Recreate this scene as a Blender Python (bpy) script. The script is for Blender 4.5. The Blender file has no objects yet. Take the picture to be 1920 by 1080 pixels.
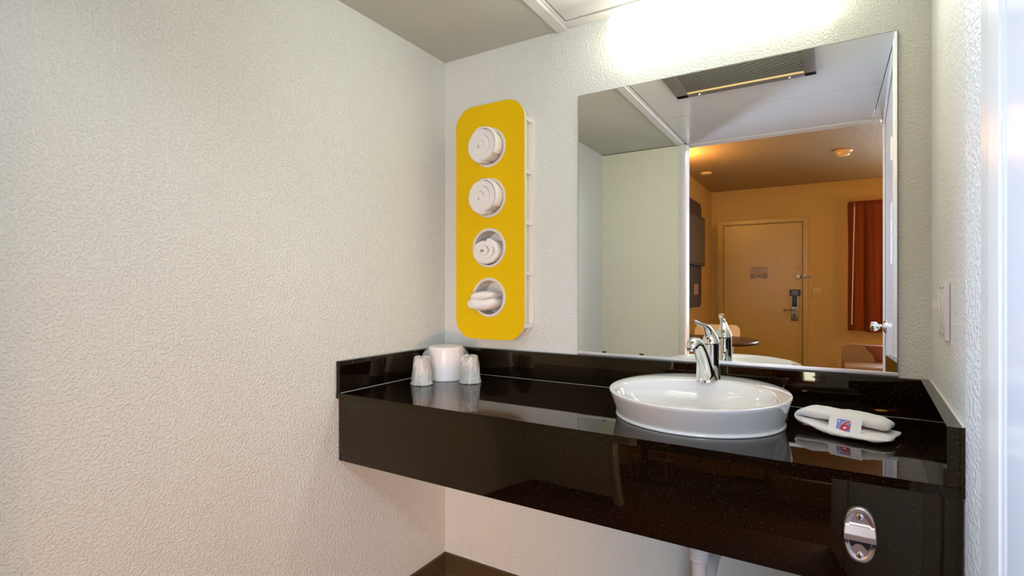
import bpy, bmesh, math, random
from mathutils import Vector, Matrix
from math import sin, cos, pi, radians as R
random.seed(4)
S = bpy.context.scene
COL = S.collection

# ---------------------------------------------------------------- camera
cam_data = bpy.data.cameras.new('camera')
cam = bpy.data.objects.new('camera', cam_data); COL.objects.link(cam)
cam_data.sensor_fit = 'HORIZONTAL'; cam_data.sensor_width = 36
cam_data.lens = 978.5 / 1920 * 36
cam_data.clip_start = .01
cam.location = (1.365, -1.716, 1.193)
cam.rotation_euler = (R(90), 0, R(31.2))
S.camera = cam

# ---------------------------------------------------------------- world, lights, exposure
W_ = bpy.data.worlds.new('world'); S.world = W_; W_.use_nodes = True
W_.node_tree.nodes['Background'].inputs[0].default_value = (.55, .7, 1, 1)
W_.node_tree.nodes['Background'].inputs[1].default_value = .05

def area(name, loc, target, sx, sy, power, color):
    d = bpy.data.lights.new(name, 'AREA'); d.shape = 'RECTANGLE'; d.size = sx; d.size_y = sy
    d.energy = power; d.color = color
    o = bpy.data.objects.new(name, d); COL.objects.link(o); o.location = loc
    o.rotation_euler = (Vector(target) - Vector(loc)).to_track_quat('-Z', 'Y').to_euler()
    return o
def point(name, loc, r, power, color):
    d = bpy.data.lights.new(name, 'POINT'); d.shadow_soft_size = r; d.energy = power; d.color = color
    o = bpy.data.objects.new(name, d); COL.objects.link(o); o.location = loc
    return o
WHITE = (.98, 1, .86)
COOL = (.72, .82, 1)
WARM = (1, .55, .20)
area('vanity_light_output', (1.065, -.113, 2.02), (1.065, -1.113, 1.92), .60, .13, 4.0, WHITE)   # front face of the tube diffuser
# bedroom front window daylight and warm lamp, plus unseen fill lamps added
area('side_cool_fill', (3.6, -3.6, 1.55), (.4, -1.0, 1.2), 1.5, 1.3, 8, COOL)  # added cool fill from the bedroom side; no window there
area('front_window_daylight', (2.55, -5.60, 1.45), (1.2, -.8, .9), 1.0, 1.2, 20, (.66, .82, 1)).data.spread = R(100)
area('low_warm_fill', (2.15, -2.85, .48), (.5, 0, .25), .35, .25, 7.5, (1, .46, .20)).data.spread = R(90)  # unseen warm fill added for the wall below the counter
area('high_cool_fill', (1.45, -2.35, 2.40), (.9, -.5, .6), .9, .16, 12, (.84, .88, 1))  # unseen cool fill added for the sink front and lower walls
area('right_wall_cool_fill', (.10, -2.50, 1.42), (1.58, -.45, 1.22), .12, .45, 11, (.50, .68, 1)).data.spread = R(80)  # unseen cool fill added to brighten the right wall and door
point('bedroom_warm_lamp', (.13, -3.45, 2.3), .06, 20, WARM)
point('bedroom_warm_fill', (3.1, -4.9, 1.5), .15, 20, WARM)  # unseen warm lamp added to lift the bedroom
S.view_settings.view_transform = 'Standard'; S.view_settings.look = 'None'
S.view_settings.exposure = 0.53; S.view_settings.gamma = 1; S.view_settings.use_curve_mapping = False
FIX = 2.6       # strength of the vanity tube diffuser

# ---------------------------------------------------------------- materials
def mat(name, col, rough=.5, metal=0, bump=None, spec=.5, emit=None, trans=0, ior=1.45, coat=0, sss=0):
    m = bpy.data.materials.new(name); m.use_nodes = True
    nt = m.node_tree; b = nt.nodes['Principled BSDF']
    b.inputs['Base Color'].default_value = (*col, 1); b.inputs['Roughness'].default_value = rough
    b.inputs['Metallic'].default_value = metal; b.inputs['Specular IOR Level'].default_value = spec
    b.inputs['IOR'].default_value = ior
    b.inputs['Transmission Weight'].default_value = trans; b.inputs['Coat Weight'].default_value = coat
    if sss:
        b.inputs['Subsurface Weight'].default_value = sss; b.inputs['Subsurface Scale'].default_value = .01
    if emit:
        b.inputs['Emission Color'].default_value = (*emit[0], 1); b.inputs['Emission Strength'].default_value = emit[1]
    if bump:
        scale, strength, dist = bump[:3]
        tc = nt.nodes.new('ShaderNodeTexCoord'); n = nt.nodes.new('ShaderNodeTexNoise')
        n.inputs['Scale'].default_value = scale; n.inputs['Detail'].default_value = bump[3] if len(bump) > 3 else 3
        n.inputs['Roughness'].default_value = .55
        bp = nt.nodes.new('ShaderNodeBump'); bp.inputs['Strength'].default_value = strength
        bp.inputs['Distance'].default_value = dist
        nt.links.new(tc.outputs['Object'], n.inputs['Vector']); nt.links.new(n.outputs['Fac'], bp.inputs['Height'])
        nt.links.new(bp.outputs['Normal'], b.inputs['Normal'])
    return m

def plaster(name, col, rough=.55, scale=150, dist=.0012, thr=(.42, .68)):
    """orange peel / knock-down wall texture with faint tonal mottling"""
    m = mat(name, col, rough, spec=.4); nt = m.node_tree; b = nt.nodes['Principled BSDF']
    tc = nt.nodes.new('ShaderNodeTexCoord')
    n = nt.nodes.new('ShaderNodeTexNoise'); n.inputs['Scale'].default_value = scale; n.inputs['Detail'].default_value = 2.5
    n2 = nt.nodes.new('ShaderNodeTexNoise'); n2.inputs['Scale'].default_value = scale * 3.1; n2.inputs['Detail'].default_value = 2
    r = nt.nodes.new('ShaderNodeMapRange'); r.inputs[1].default_value = thr[0]; r.inputs[2].default_value = thr[1]
    r.interpolation_type = 'SMOOTHSTEP'
    a = nt.nodes.new('ShaderNodeMath'); a.operation = 'MULTIPLY_ADD'; a.inputs[1].default_value = .25
    bp = nt.nodes.new('ShaderNodeBump'); bp.inputs['Strength'].default_value = .8; bp.inputs['Distance'].default_value = dist
    L = nt.links.new
    L(tc.outputs['Object'], n.inputs['Vector']); L(tc.outputs['Object'], n2.inputs['Vector'])
    L(n.outputs['Fac'], r.inputs[0]); L(n2.outputs['Fac'], a.inputs[0]); L(r.outputs[0], a.inputs[2])
    L(a.outputs[0], bp.inputs['Height']); L(bp.outputs['Normal'], b.inputs['Normal'])
    n3 = nt.nodes.new('ShaderNodeTexNoise'); n3.inputs['Scale'].default_value = 1.7; n3.inputs['Detail'].default_value = 4
    mx = nt.nodes.new('ShaderNodeMix'); mx.data_type = 'RGBA'
    mx.inputs[6].default_value = (col[0] * .95, col[1] * .95, col[2] * .94, 1)
    mx.inputs[7].default_value = (min(1, col[0] * 1.03), min(1, col[1] * 1.03), min(1, col[2] * 1.03), 1)
    L(tc.outputs['Object'], n3.inputs['Vector']); L(n3.outputs['Fac'], mx.inputs[0]); L(mx.outputs[2], b.inputs['Base Color'])
    return m

def granite():
    m = mat('black_granite', (.012, .009, .0055), .03, spec=.44, ior=1.5); nt = m.node_tree; b = nt.nodes['Principled BSDF']
    b.inputs['Specular Tint'].default_value = (1, .82, .50, 1)
    L = nt.links.new
    tc = nt.nodes.new('ShaderNodeTexCoord')
    v = nt.nodes.new('ShaderNodeTexVoronoi'); v.inputs['Scale'].default_value = 480
    sep = nt.nodes.new('ShaderNodeSeparateColor')
    lt = nt.nodes.new('ShaderNodeMath'); lt.operation = 'LESS_THAN'; lt.inputs[1].default_value = .22
    gt = nt.nodes.new('ShaderNodeMath'); gt.operation = 'GREATER_THAN'; gt.inputs[1].default_value = .80
    mu = nt.nodes.new('ShaderNodeMath'); mu.operation = 'MULTIPLY'
    mu2 = nt.nodes.new('ShaderNodeMath'); mu2.operation = 'MULTIPLY'
    mx = nt.nodes.new('ShaderNodeMix'); mx.data_type = 'RGBA'
    n = nt.nodes.new('ShaderNodeTexNoise'); n.inputs['Scale'].default_value = 45
    m0 = nt.nodes.new('ShaderNodeMix'); m0.data_type = 'RGBA'
    m0.inputs[6].default_value = (.0035, .0010, .0007, 1); m0.inputs[7].default_value = (.0055, .0030, .0012, 1)
    L(tc.outputs['Object'], v.inputs['Vector']); L(tc.outputs['Object'], n.inputs['Vector'])
    L(n.outputs['Fac'], m0.inputs[0]); L(m0.outputs[2], mx.inputs[6])
    mx.inputs[7].default_value = (.34, .27, .2, 1)
    L(v.outputs['Distance'], lt.inputs[0]); L(v.outputs['Color'], sep.inputs[0]); L(sep.outputs[0], gt.inputs[0])
    L(lt.outputs[0], mu.inputs[0]); L(gt.outputs[0], mu.inputs[1])
    L(sep.outputs[1], mu2.inputs[1]); L(mu.outputs[0], mu2.inputs[0])
    L(mu2.outputs[0], mx.inputs[0]); L(mx.outputs[2], b.inputs['Base Color'])
    return m

M = {}
M['wall'] = plaster('white_wall_paint', (.755, .785, .735), rough=.42, dist=.0017)
M['wall_r'] = plaster('white_wall_paint_glossy', (.82, .85, .85), rough=.28, scale=125, dist=.0017)
M['ret'] = plaster('cream_wall_paint', (.87, .85, .70))
M['ceil'] = plaster('ceiling_texture', (.60, .605, .53), rough=.7, scale=130)
M['bedwall'] = plaster('peach_wall_warm_lit', (.58, .38, .12))  # peach deepened: the lamps' warm cast is put into the colour
M['bedceil'] = plaster('bedroom_ceiling_warm_lit', (.36, .25, .115), scale=90, dist=.003)  # ceiling tone browned to carry the warm lamplight
M['panel'] = mat('white_panel_paint', (.72, .72, .70), .22, bump=(6, .1, .004))
M['trim'] = mat('white_trim_paint', (.76, .75, .72), .25)
M['doorw'] = mat('white_door_gloss', (.74, .75, .78), .16, bump=(9, .05, .002))
M['doorp'] = mat('peach_door_warm_lit', (.54, .35, .065), .32, bump=(7, .25, .006))  # peach door colour also carries the warm lamplight
M['base'] = mat('brown_vinyl', (.075, .048, .018), .38)
M['floor'] = mat('brown_floor', (.13, .035, .025), .5, bump=(220, .5, .002))
M['carpet'] = mat('carpet', (.12, .065, .03), .95, bump=(400, .8, .004))
M['granite'] = granite()
M['dark'] = mat('dark_gap', (.01, .009, .008), .8)
M['caulk'] = mat('caulk', (.7, .69, .64), .5)
M['porcelain'] = mat('porcelain', (.80, .80, .79), .06, coat=.4)
M['chrome'] = mat('chrome', (.86, .86, .84), .05, 1)
M['steel'] = mat('brushed_steel', (.60, .55, .52), .36, 1)
M['alu'] = mat('aluminium', (.90, .90, .91), .42, .85)
M['yellow'] = mat('yellow_laminate', (.77, .51, .001), .5, spec=.15, bump=(300, .04, .001))
M['white'] = mat('white_laminate', (.80, .78, .72), .35)
M['ringw'] = mat('white_ring_plastic', (.70, .67, .60), .4)
M['plastic'] = mat('white_plastic', (.78, .76, .75), .28, sss=.1)
M['plateplastic'] = mat('switch_plastic', (.80, .80, .82), .25)
M['grille'] = mat('grille_paint', (.17, .155, .14), .45)
M['slat'] = mat('grille_slats', (.30, .27, .24), .35)
M['tvbox'] = mat('brown_cabinet', (.045, .033, .019), .5, spec=.2)
M['screen'] = mat('tv_screen', (.04, .03, .018), .35)
M['pvc'] = mat('white_pvc', (.72, .70, .70), .35)
M['wood'] = mat('dark_table_wood', (.045, .02, .009), .3, bump=(18, .1, .001))
M['lwood'] = mat('light_chair_wood', (.90, .62, .27), .3)
M['tan'] = mat('tan_vinyl', (.30, .165, .06), .5)
M['orange'] = mat('orange_vinyl', (.24, .045, .01), .5)
M['card'] = mat('card_white', (.86, .85, .86), .45)
M['blue'] = mat('print_blue', (.22, .32, .72), .5)
M['navy'] = mat('print_navy', (.03, .06, .16), .5)
M['red'] = mat('print_red', (.62, .015, .04), .5)
M['black'] = mat('black_plastic', (.012, .010, .014), .4)
M['inkgrey'] = mat('print_grey', (.16, .10, .07), .6)
M['paper'] = mat('notice_paper', (.42, .33, .23), .4)
M['bluetext'] = mat('print_pale_blue', (.35, .42, .75), .5)
M['satin'] = mat('satin_nickel', (.30, .25, .18), .3, 1)
M['skypane'] = mat('daylight_pane', (.8, .8, .8), .3, emit=((.95, .95, 1), 3.0))

def towel_mat():
    m = mat('white_terry', (.88, .87, .84), .95, sss=.0); nt = m.node_tree; b = nt.nodes['Principled BSDF']
    b.inputs['Sheen Weight'].default_value = .3
    L = nt.links.new; tc = nt.nodes.new('ShaderNodeTexCoord')
    v = nt.nodes.new('ShaderNodeTexVoronoi'); v.inputs['Scale'].default_value = 520
    n = nt.nodes.new('ShaderNodeTexNoise'); n.inputs['Scale'].default_value = 160; n.inputs['Detail'].default_value = 4
    a = nt.nodes.new('ShaderNodeMath'); a.operation = 'ADD'
    bp = nt.nodes.new('ShaderNodeBump'); bp.inputs['Strength'].default_value = .7; bp.inputs['Distance'].default_value = .0018
    L(tc.outputs['Object'], v.inputs['Vector']); L(tc.outputs['Object'], n.inputs['Vector'])
    L(v.outputs['Distance'], a.inputs[0]); L(n.outputs['Fac'], a.inputs[1]); L(a.outputs[0], bp.inputs['Height'])
    L(bp.outputs['Normal'], b.inputs['Normal'])
    return m
M['towel'] = towel_mat()

def mirror_mat():
    m = bpy.data.materials.new('mirror_silver'); m.use_nodes = True; nt = m.node_tree; nt.nodes.clear()
    g = nt.nodes.new('ShaderNodeBsdfGlossy'); g.inputs['Color'].default_value = (.95, .95, .91, 1); g.inputs['Roughness'].default_value = 0
    o = nt.nodes.new('ShaderNodeOutputMaterial'); nt.links.new(g.outputs[0], o.inputs[0]); return m
M['mirror'] = mirror_mat()

def diffuser_mat():
    m = bpy.data.materials.new('lit_diffuser'); m.use_nodes = True; nt = m.node_tree; nt.nodes.clear()
    e = nt.nodes.new('ShaderNodeEmission'); e.inputs['Color'].default_value = (1, .95, .77, 1); e.inputs['Strength'].default_value = FIX
    o = nt.nodes.new('ShaderNodeOutputMaterial'); nt.links.new(e.outputs[0], o.inputs[0]); return m
M['diffuser'] = diffuser_mat()

def wrap_mat(name, alpha, rough, col=(.88, .87, .84)):
    m = mat(name, col, rough, bump=(70, .9, .004, 4)); nt = m.node_tree; b = nt.nodes['Principled BSDF']
    tc = nt.nodes.new('ShaderNodeTexCoord'); n = nt.nodes.new('ShaderNodeTexNoise'); n.inputs['Scale'].default_value = 55
    n.inputs['Detail'].default_value = 4; n.inputs['Distortion'].default_value = 1.2
    mp = nt.nodes.new('ShaderNodeMapping'); mp.inputs['Scale'].default_value = (1, 1, .35)
    r = nt.nodes.new('ShaderNodeMapRange'); r.inputs[1].default_value = .35; r.inputs[2].default_value = .65
    r.inputs[3].default_value = max(.02, alpha - .3); r.inputs[4].default_value = min(1, alpha + .3)
    L = nt.links.new
    L(tc.outputs['Object'], mp.inputs['Vector']); L(mp.outputs[0], n.inputs['Vector']); L(n.outputs['Fac'], r.inputs[0]); L(r.outputs[0], b.inputs['Alpha'])
    return m
M['wrap'] = wrap_mat('clear_plastic_wrap', .38, .12)
M['bag'] = wrap_mat('thin_plastic_bag', .32, .3)
M['cup'] = mat('translucent_cup', (.66, .64, .60), .25, trans=.35)
def curtain_mat():
    m = mat('rust_curtain_cloth', (.23, .042, .004), .85); nt = m.node_tree; b = nt.nodes['Principled BSDF']
    t = nt.nodes.new('ShaderNodeBsdfTranslucent'); t.inputs[0].default_value = (.25, .045, .005, 1)
    mx = nt.nodes.new('ShaderNodeMixShader'); mx.inputs[0].default_value = .10
    o = nt.nodes['Material Output']; nt.links.new(b.outputs[0], mx.inputs[1]); nt.links.new(t.outputs[0], mx.inputs[2]); nt.links.new(mx.outputs[0], o.inputs[0])
    return m
M['curtain'] = curtain_mat()

# ---------------------------------------------------------------- helpers
def link(name, bm, m, parent=None, smooth=0, loc=None):
    """one mesh object; smooth = auto-smooth angle in degrees"""
    me = bpy.data.meshes.new(name)
    bmesh.ops.recalc_face_normals(bm, faces=bm.faces[:])
    if smooth:
        for f in bm.faces: f.smooth = True
        for e in bm.edges:
            if len(e.link_faces) == 2 and e.calc_face_angle(0) > R(smooth): e.smooth = False
    bm.to_mesh(me); bm.free()
    o = bpy.data.objects.new(name, me); COL.objects.link(o)
    for mm in (m if isinstance(m, (list, tuple)) else [m]): me.materials.append(M[mm])
    if parent is not None: o.parent = parent
    if loc is not None: o.location = loc
    return o

def tag(o, label=None, cat=None, group=None, kind=None):
    if label: o['label'] = label
    if cat: o['category'] = cat
    if group: o['group'] = group
    if kind: o['kind'] = kind
    return o
def thing(name, label, cat, loc=(0, 0, 0), rz=0, group=None, rot=None):
    o = bpy.data.objects.new(name, None); COL.objects.link(o); o.empty_display_size = .05
    o.location = loc; o.rotation_euler = rot if rot else (0, 0, rz)
    return tag(o, label, cat, group)
def struct(name, bm, m, smooth=0, label=None):
    o = link(name, bm, m, None, smooth); o['kind'] = 'structure'
    if label: o['label'] = label
    return o

def box(bm, x0, x1, y0, y1, z0, z1, bev=0, seg=2, mi=0):
    vs = [bm.verts.new((x, y, z)) for x in (x0, x1) for y in (y0, y1) for z in (z0, z1)]
    fs = [bm.faces.new([vs[i] for i in f]) for f in ((0, 1, 3, 2), (4, 6, 7, 5), (0, 4, 5, 1), (2, 3, 7, 6), (0, 2, 6, 4), (1, 5, 7, 3))]
    for f in fs: f.material_index = mi
    if bev:
        es = list({e for f in fs for e in f.edges})
        bmesh.ops.bevel(bm, geom=es, offset=bev, segments=seg, affect='EDGES', profile=.6)
    return bm
def prism(bm, pts, z0, z1, mi=0):
    a = [bm.verts.new((x, y, z0)) for x, y in pts]; b = [bm.verts.new((x, y, z1)) for x, y in pts]
    n = len(pts); fs = [bm.faces.new(a[::-1]), bm.faces.new(b)]
    for i in range(n): fs.append(bm.faces.new((a[i], a[(i + 1) % n], b[(i + 1) % n], b[i])))
    for f in fs: f.material_index = mi
    return bm
def loft(bm, rings, cap0=True, cap1=True, closed=True):
    rr = [[bm.verts.new(p) for p in r] for r in rings]; n = len(rr[0])
    for a, b in zip(rr, rr[1:]):
        for i in range(n if closed else n - 1):
            bm.faces.new((a[i], a[(i + 1) % n], b[(i + 1) % n], b[i]))
    if cap0: bm.faces.new(rr[0][::-1])
    if cap1: bm.faces.new(rr[-1])
    return bm
def lathe(bm, prof, n=32, c=(0, 0, 0), axis='z', cap0=True, cap1=True, sx=1, sy=1):
    rings = []
    for r, h in prof:
        ring = []
        for i in range(n):
            a = 2 * pi * i / n; p = (r * cos(a) * sx, r * sin(a) * sy, h)
            if axis == 'y': p = (p[0], p[2], p[1])
            elif axis == 'x': p = (p[2], p[0], p[1])
            ring.append((p[0] + c[0], p[1] + c[1], p[2] + c[2]))
        rings.append(ring)
    return loft(bm, rings, cap0, cap1)
def tube(bm, path, rad, n=14, cap=True):
    """path of points; rad = radius, or list of (rx, ry) ; rx across (x-like), ry in the bend plane"""
    P = [Vector(p) for p in path]; rings = []
    ref = Vector((1, 0, 0))
    for i, p in enumerate(P):
        t = (P[min(i + 1, len(P) - 1)] - P[max(i - 1, 0)]).normalized()
        s = ref - t * ref.dot(t)
        if s.length < .05: s = Vector((0, 0, 1)) - t * t.z
        s.normalize(); u = t.cross(s)
        r = rad[i] if isinstance(rad, (list, tuple)) else rad
        rx, ry = r if isinstance(r, (list, tuple)) else (r, r)
        rings.append([p + s * rx * cos(2 * pi * k / n) + u * ry * sin(2 * pi * k / n) for k in range(n)])
    return loft(bm, rings, cap, cap)
def rrect(w, h, r, seg=10, cx=0, cy=0):
    pts = []
    for (sx, sy, a0) in ((1, 1, 0), (-1, 1, 90), (-1, -1, 180), (1, -1, 270)):
        for k in range(seg + 1):
            a = R(a0 + 90 * k / seg); pts.append((cx + sx * (w / 2 - r) + r * cos(a), cy + sy * (h / 2 - r) + r * sin(a)))
    return pts
def circ(r, cx=0, cy=0, n=48): return [(cx + r * cos(2 * pi * k / n), cy + r * sin(2 * pi * k / n)) for k in range(n)]
def plate(name, outer, holes, y0, y1, m, parent=None, smooth=40, bev=0):
    """flat board in the x-z plane between y0 and y1 with holes (2D curve fill)"""
    cu = bpy.data.curves.new('tmp', 'CURVE'); cu.dimensions = '2D'; cu.fill_mode = 'BOTH'
    cu.extrude = abs(y1 - y0) / 2 - bev; cu.bevel_depth = bev; cu.bevel_resolution = 2 if bev else 0
    if bev: cu.offset = -bev
    for poly in [outer] + holes:
        s = cu.splines.new('POLY'); s.points.add(len(poly) - 1); s.use_cyclic_u = True
        for i, (x, z) in enumerate(poly): s.points[i].co = (x, z, 0, 1)
    co = bpy.data.objects.new('tmp', cu); COL.objects.link(co)
    dg = bpy.context.evaluated_depsgraph_get(); dg.update()
    me = bpy.data.meshes.new_from_object(co.evaluated_get(dg))
    bpy.data.objects.remove(co); bpy.data.curves.remove(cu)
    bm = bmesh.new(); bm.from_mesh(me); bpy.data.meshes.remove(me)
    bmesh.ops.remove_doubles(bm, verts=bm.verts[:], dist=1e-6)
    for v in bm.verts: x, y, z = v.co; v.co = (x, (y0 + y1) / 2 + z, y)
    return link(name, bm, m, parent, smooth)
def text_bm(s, size, shear=0, offset=0, depth=.0003):
    cu = bpy.data.curves.new('tmp', 'FONT'); cu.body = s; cu.size = size; cu.shear = shear; cu.offset = offset
    cu.extrude = depth; cu.align_x = 'CENTER'; cu.align_y = 'CENTER'
    co = bpy.data.objects.new('tmp', cu); COL.objects.link(co)
    dg = bpy.context.evaluated_depsgraph_get(); dg.update()
    me = bpy.data.meshes.new_from_object(co.evaluated_get(dg)); bpy.data.objects.remove(co); bpy.data.curves.remove(cu)
    bm = bmesh.new(); bm.from_mesh(me); bpy.data.meshes.remove(me); return bm
def subsurf(o, lv=2):
    m = o.modifiers.new('sub', 'SUBSURF'); m.levels = lv; m.render_levels = lv
def displace(o, size, strength, kind='CLOUDS'):
    t = bpy.data.textures.new('noise', kind); t.noise_scale = size; t.noise_depth = 2
    m = o.modifiers.new('disp', 'DISPLACE'); m.texture = t; m.strength = strength; m.mid_level = .5; m.texture_coords = 'LOCAL'

N = bmesh.new
ZC, ZS = .853, .9555            # counter top, splash top
H = 2.13                        # alcove ceiling
HB = 2.495                      # bedroom ceiling
YR, YD, YW = -1.7825, -1.88, -5.8
XE = 3.7
def xr(y):
    d = -y
    if d <= .5645: return 1.594 - .0535 * d
    if d <= .645: return 1.5638 + (d - .5645) * .1019
    return 1.572 + (d - .645) * .045
#   # right wall, slightly out of square

# ---------------------------------------------------------------- the setting
struct('wall_back', box(N(), -.12, 1.75, 0, .12, -.05, 2.6), 'wall')
struct('wall_left', box(N(), -.12, 0, YR, 0, -.05, 2.6), 'wall')
struct('wall_left_bedroom', box(N(), -.12, 0, YW, YR, -.05, 2.6), 'bedwall')
b = prism(N(), [(xr(0), 0), (xr(-.5645), -.5645), (xr(-.645), -.645), (xr(-.66), -.66), (xr(-.66) + .12, -.66), (1.75, 0)], -.05, 2.6)
prism(b, [(xr(-1.52), -1.52), (xr(YD), YD), (1.75, YD), (1.75, -1.52)], -.05, 2.6)
prism(b, [(xr(-.66), -.66), (xr(-1.52), -1.52), (1.75, -1.52), (1.75, -.66)], 2.06, 2.6)
struct('wall_right', b, 'wall_r')
struct('wall_return', box(N(), 0, .566, YD, YR, -.05, 2.125), 'ret')
struct('wall_bedroom_near', box(N(), 1.75, XE, YD, YD + .1, -.05, 2.6), 'bedwall')
struct('wall_bedroom_right', box(N(), XE, XE + .1, YW, YD + .1, -.05, 2.6), 'bedwall')
# front wall with a door opening (x .15-1.1) and a window opening (x 1.68-3.3)
b = N()
for a in ((-.12, .145, -.05, 2.6), (.145, 1.105, 2.045, 2.6), (1.105, 1.60, -.05, 2.6), (1.60, 3.2, -.05, .72), (1.60, 3.2, 2.18, 2.6), (3.2, XE + .1, -.05, 2.6)):
    box(b, a[0], a[1], YW - .12, YW, a[2], a[3])
struct('wall_front', b, 'bedwall')
struct('floor', box(N(), -.12, 1.9, YD, .12, -.06, 0), 'floor')
struct('floor_bedroom', box(N(), -.12, XE + .1, YW - .12, YD, -.06, 0), 'carpet')
# ceilings
struct('ceiling', box(N(), -.12, .522, YD, .12, H, HB + .1), 'ceil')
struct('ceiling_void', box(N(), .522, 1.75, YD, .12, H + .012, HB + .1), 'dark')
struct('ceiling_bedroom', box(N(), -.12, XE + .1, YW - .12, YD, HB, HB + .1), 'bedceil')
b = box(N(), .578, 1.577, -1.216, -.052, H + .001, H + .012, .001)
struct('ceiling_panel_near', b, 'panel')
b = box(N(), .578, 1.577, -1.80, -1.222, H + .001, H + .012, .001)
struct('ceiling_panel_far', b, 'panel')
b = N()
box(b, .520, .560, YR, 0, H - .008, H + .012, .002); box(b, .560, .572, YR, 0, H - .001, H + .012, .001)
struct('trim_1', b, 'trim')                              # strip beside the panels
struct('trim_2', box(N(), .572, 1.60, -.046, 0, H - .003, H + .012, .001), 'trim')
struct('trim_3', box(N(), .52, 1.62, YD - .004, -1.806, H - .006, H + .03, .003), 'trim')
b = N()
prism(b, [(1.580, -.052), (1.60, -.052), (1.66, YD), (1.580, YD)], H - .002, H + .012)
struct('trim_4', b, 'trim')
# white bullnose jamb on the end of the return wall
b = N()
pts = [(.566, YR), (.566, YD)] + [(.5725 + .0, YD)] + [(.563 + .017 * cos(a), (YR + YD) / 2 + (YR - YD) / 2 * 1.12 * sin(a)) for a in [R(-70 + 140 * k / 14) for k in range(15)]]
pts = [(.54, YD - .008), (.56, YD - .010)] + [(.566 + .016 * cos(R(t)), (YR + YD) / 2 + .058 * sin(R(t))) for t in range(-80, 81, 8)] + [(.56, YR + .010), (.54, YR + .008), (.54, YR + .001), (.566, YR + .001), (.566, YD - .001), (.54, YD - .001)]
struct('trim_5', prism(b, pts, 0, 2.124), 'trim', 40)
# baseboards (cove vinyl)
def cove(p, q, inward, h=.096):
    """p->q along the wall, inward normal"""
    p = Vector((*p, 0)); q = Vector((*q, 0)); n = Vector((*inward, 0))
    prof = [(0.0005, 0), (.022, 0), (.012, .006), (.008, .016), (.007, h - .004), (.004, h), (.0005, h)]
    return loft(N(), [[p + n * d + Vector((0, 0, z)) for d, z in prof], [q + n * d + Vector((0, 0, z)) for d, z in prof]])
struct('baseboard_left', cove((0, -.008), (0, YR + .008), (1, 0)), 'base')
struct('baseboard_back', cove((0, 0), (1.58, 0), (0, -1)), 'base')
struct('baseboard_return', cove((0, YR), (.54, YR), (0, 1)), 'base')
struct('baseboard_right', cove((1.585, -.02), (1.562, -.60), (-1, 0)), 'base')
struct('baseboard_front', cove((1.17, YW), (3.6, YW), (0, 1)), 'base')
struct('baseboard_bedroom', cove((0, YD), (0, YW + .01), (1, 0)), 'base')

# entrance door with frame
b = N()
for x0, x1, z0, z1 in ((.085, .150, 0, 2.045), (1.100, 1.150, 0, 2.045), (.085, 1.150, 2.036, 2.085)):
    box(b, x0, x1, YW, YW + .018, z0, z1, .003)
for x0, x1, z0, z1 in ((.145, .156, 0, 2.045), (1.094, 1.105, 0, 2.045), (.145, 1.105, 2.030, 2.045)):
    box(b, x0, x1, YW - .11, YW + .001, z0, z1)
struct('trim_6', b, 'doorp', label='peach painted frame round the entrance door')
door = struct('door_1', box(N(), .161, 1.089, YW - .055, YW - .008, .006, 2.024, .002), 'doorp', label='closed peach entrance door')
struct('door_gap', box(N(), .150, 1.10, YW - .11, YW - .056, 0, 2.04), 'dark')
def door_part(name, bm, m, parent=door, sm=40): return link(name, bm, m, parent, sm)
b = box(N(), .962, 1.046, YW - .008, YW + .003, .776, 1.092, .004)
esc = door_part('lock_plate', b, 'satin')
b = N(); lathe(b, [(.015, YW), (.015, YW + .03), (.012, YW + .04), (.012, YW + .062)], 16, (1.014, 0, .916), 'y')
tube(b, [(1.014, YW + .055, .916), (.99, YW + .060, .917), (.94, YW + .060, .917), (.895, YW + .058, .915), (.882, YW + .052, .914)], .0095, 12)
door_part('door_handle', b, 'satin', esc)
b = box(N(), .974, 1.032, YW + .001, YW + .014, .955, 1.09, .003); door_part('card_reader', b, 'black', esc)
b = box(N(), .993, 1.005, YW + .0, YW + .0045, .825, .865, .001); door_part('keyhole', b, 'dark', esc)
for z in (.3, 1.05, 1.8):
    b = N(); lathe(b, [(.007, z), (.007, z + .09)], 10, (.156, YW + .006, 0)); door_part('hinge', b, 'satin')
# shallow dents in the door skin
for dx, dz, r in ((.79, 1.56, .035), (1.04, 1.45, .03), (.86, 1.34, .016)):
    b = N(); lathe(b, [(r, .0), (r * .8, .0006), (r * .5, .0013), (r * .2, .0016), (.001, .0017)], 24, (dx, YW - .0082, dz), 'y'); door_part('dent', b, 'doorp', door, 180)

lt = thing('swing_bar_latch', 'brass swing bar latch across the edge of the entrance door', 'latch', (1.10, YW + .018, 1.334))
b = N(); box(b, -.075, -.030, -.026, -.010, -.028, .028, .002); tube(b, [(-.035, -.012, .016), (-.028, .014, .0), (-.035, -.012, -.016)], .005, 8); link('door_catch', b, 'satin', lt, 40)
b = N(); box(b, -.005, .035, 0, .008, -.028, .028, .002); tube(b, [(0, .014, .006), (.06, .02, .006), (.105, .02, 0), (.06, .02, -.006), (0, .014, -.006)], .0042, 8); link('swing_bar', b, 'satin', lt, 40)

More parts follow.
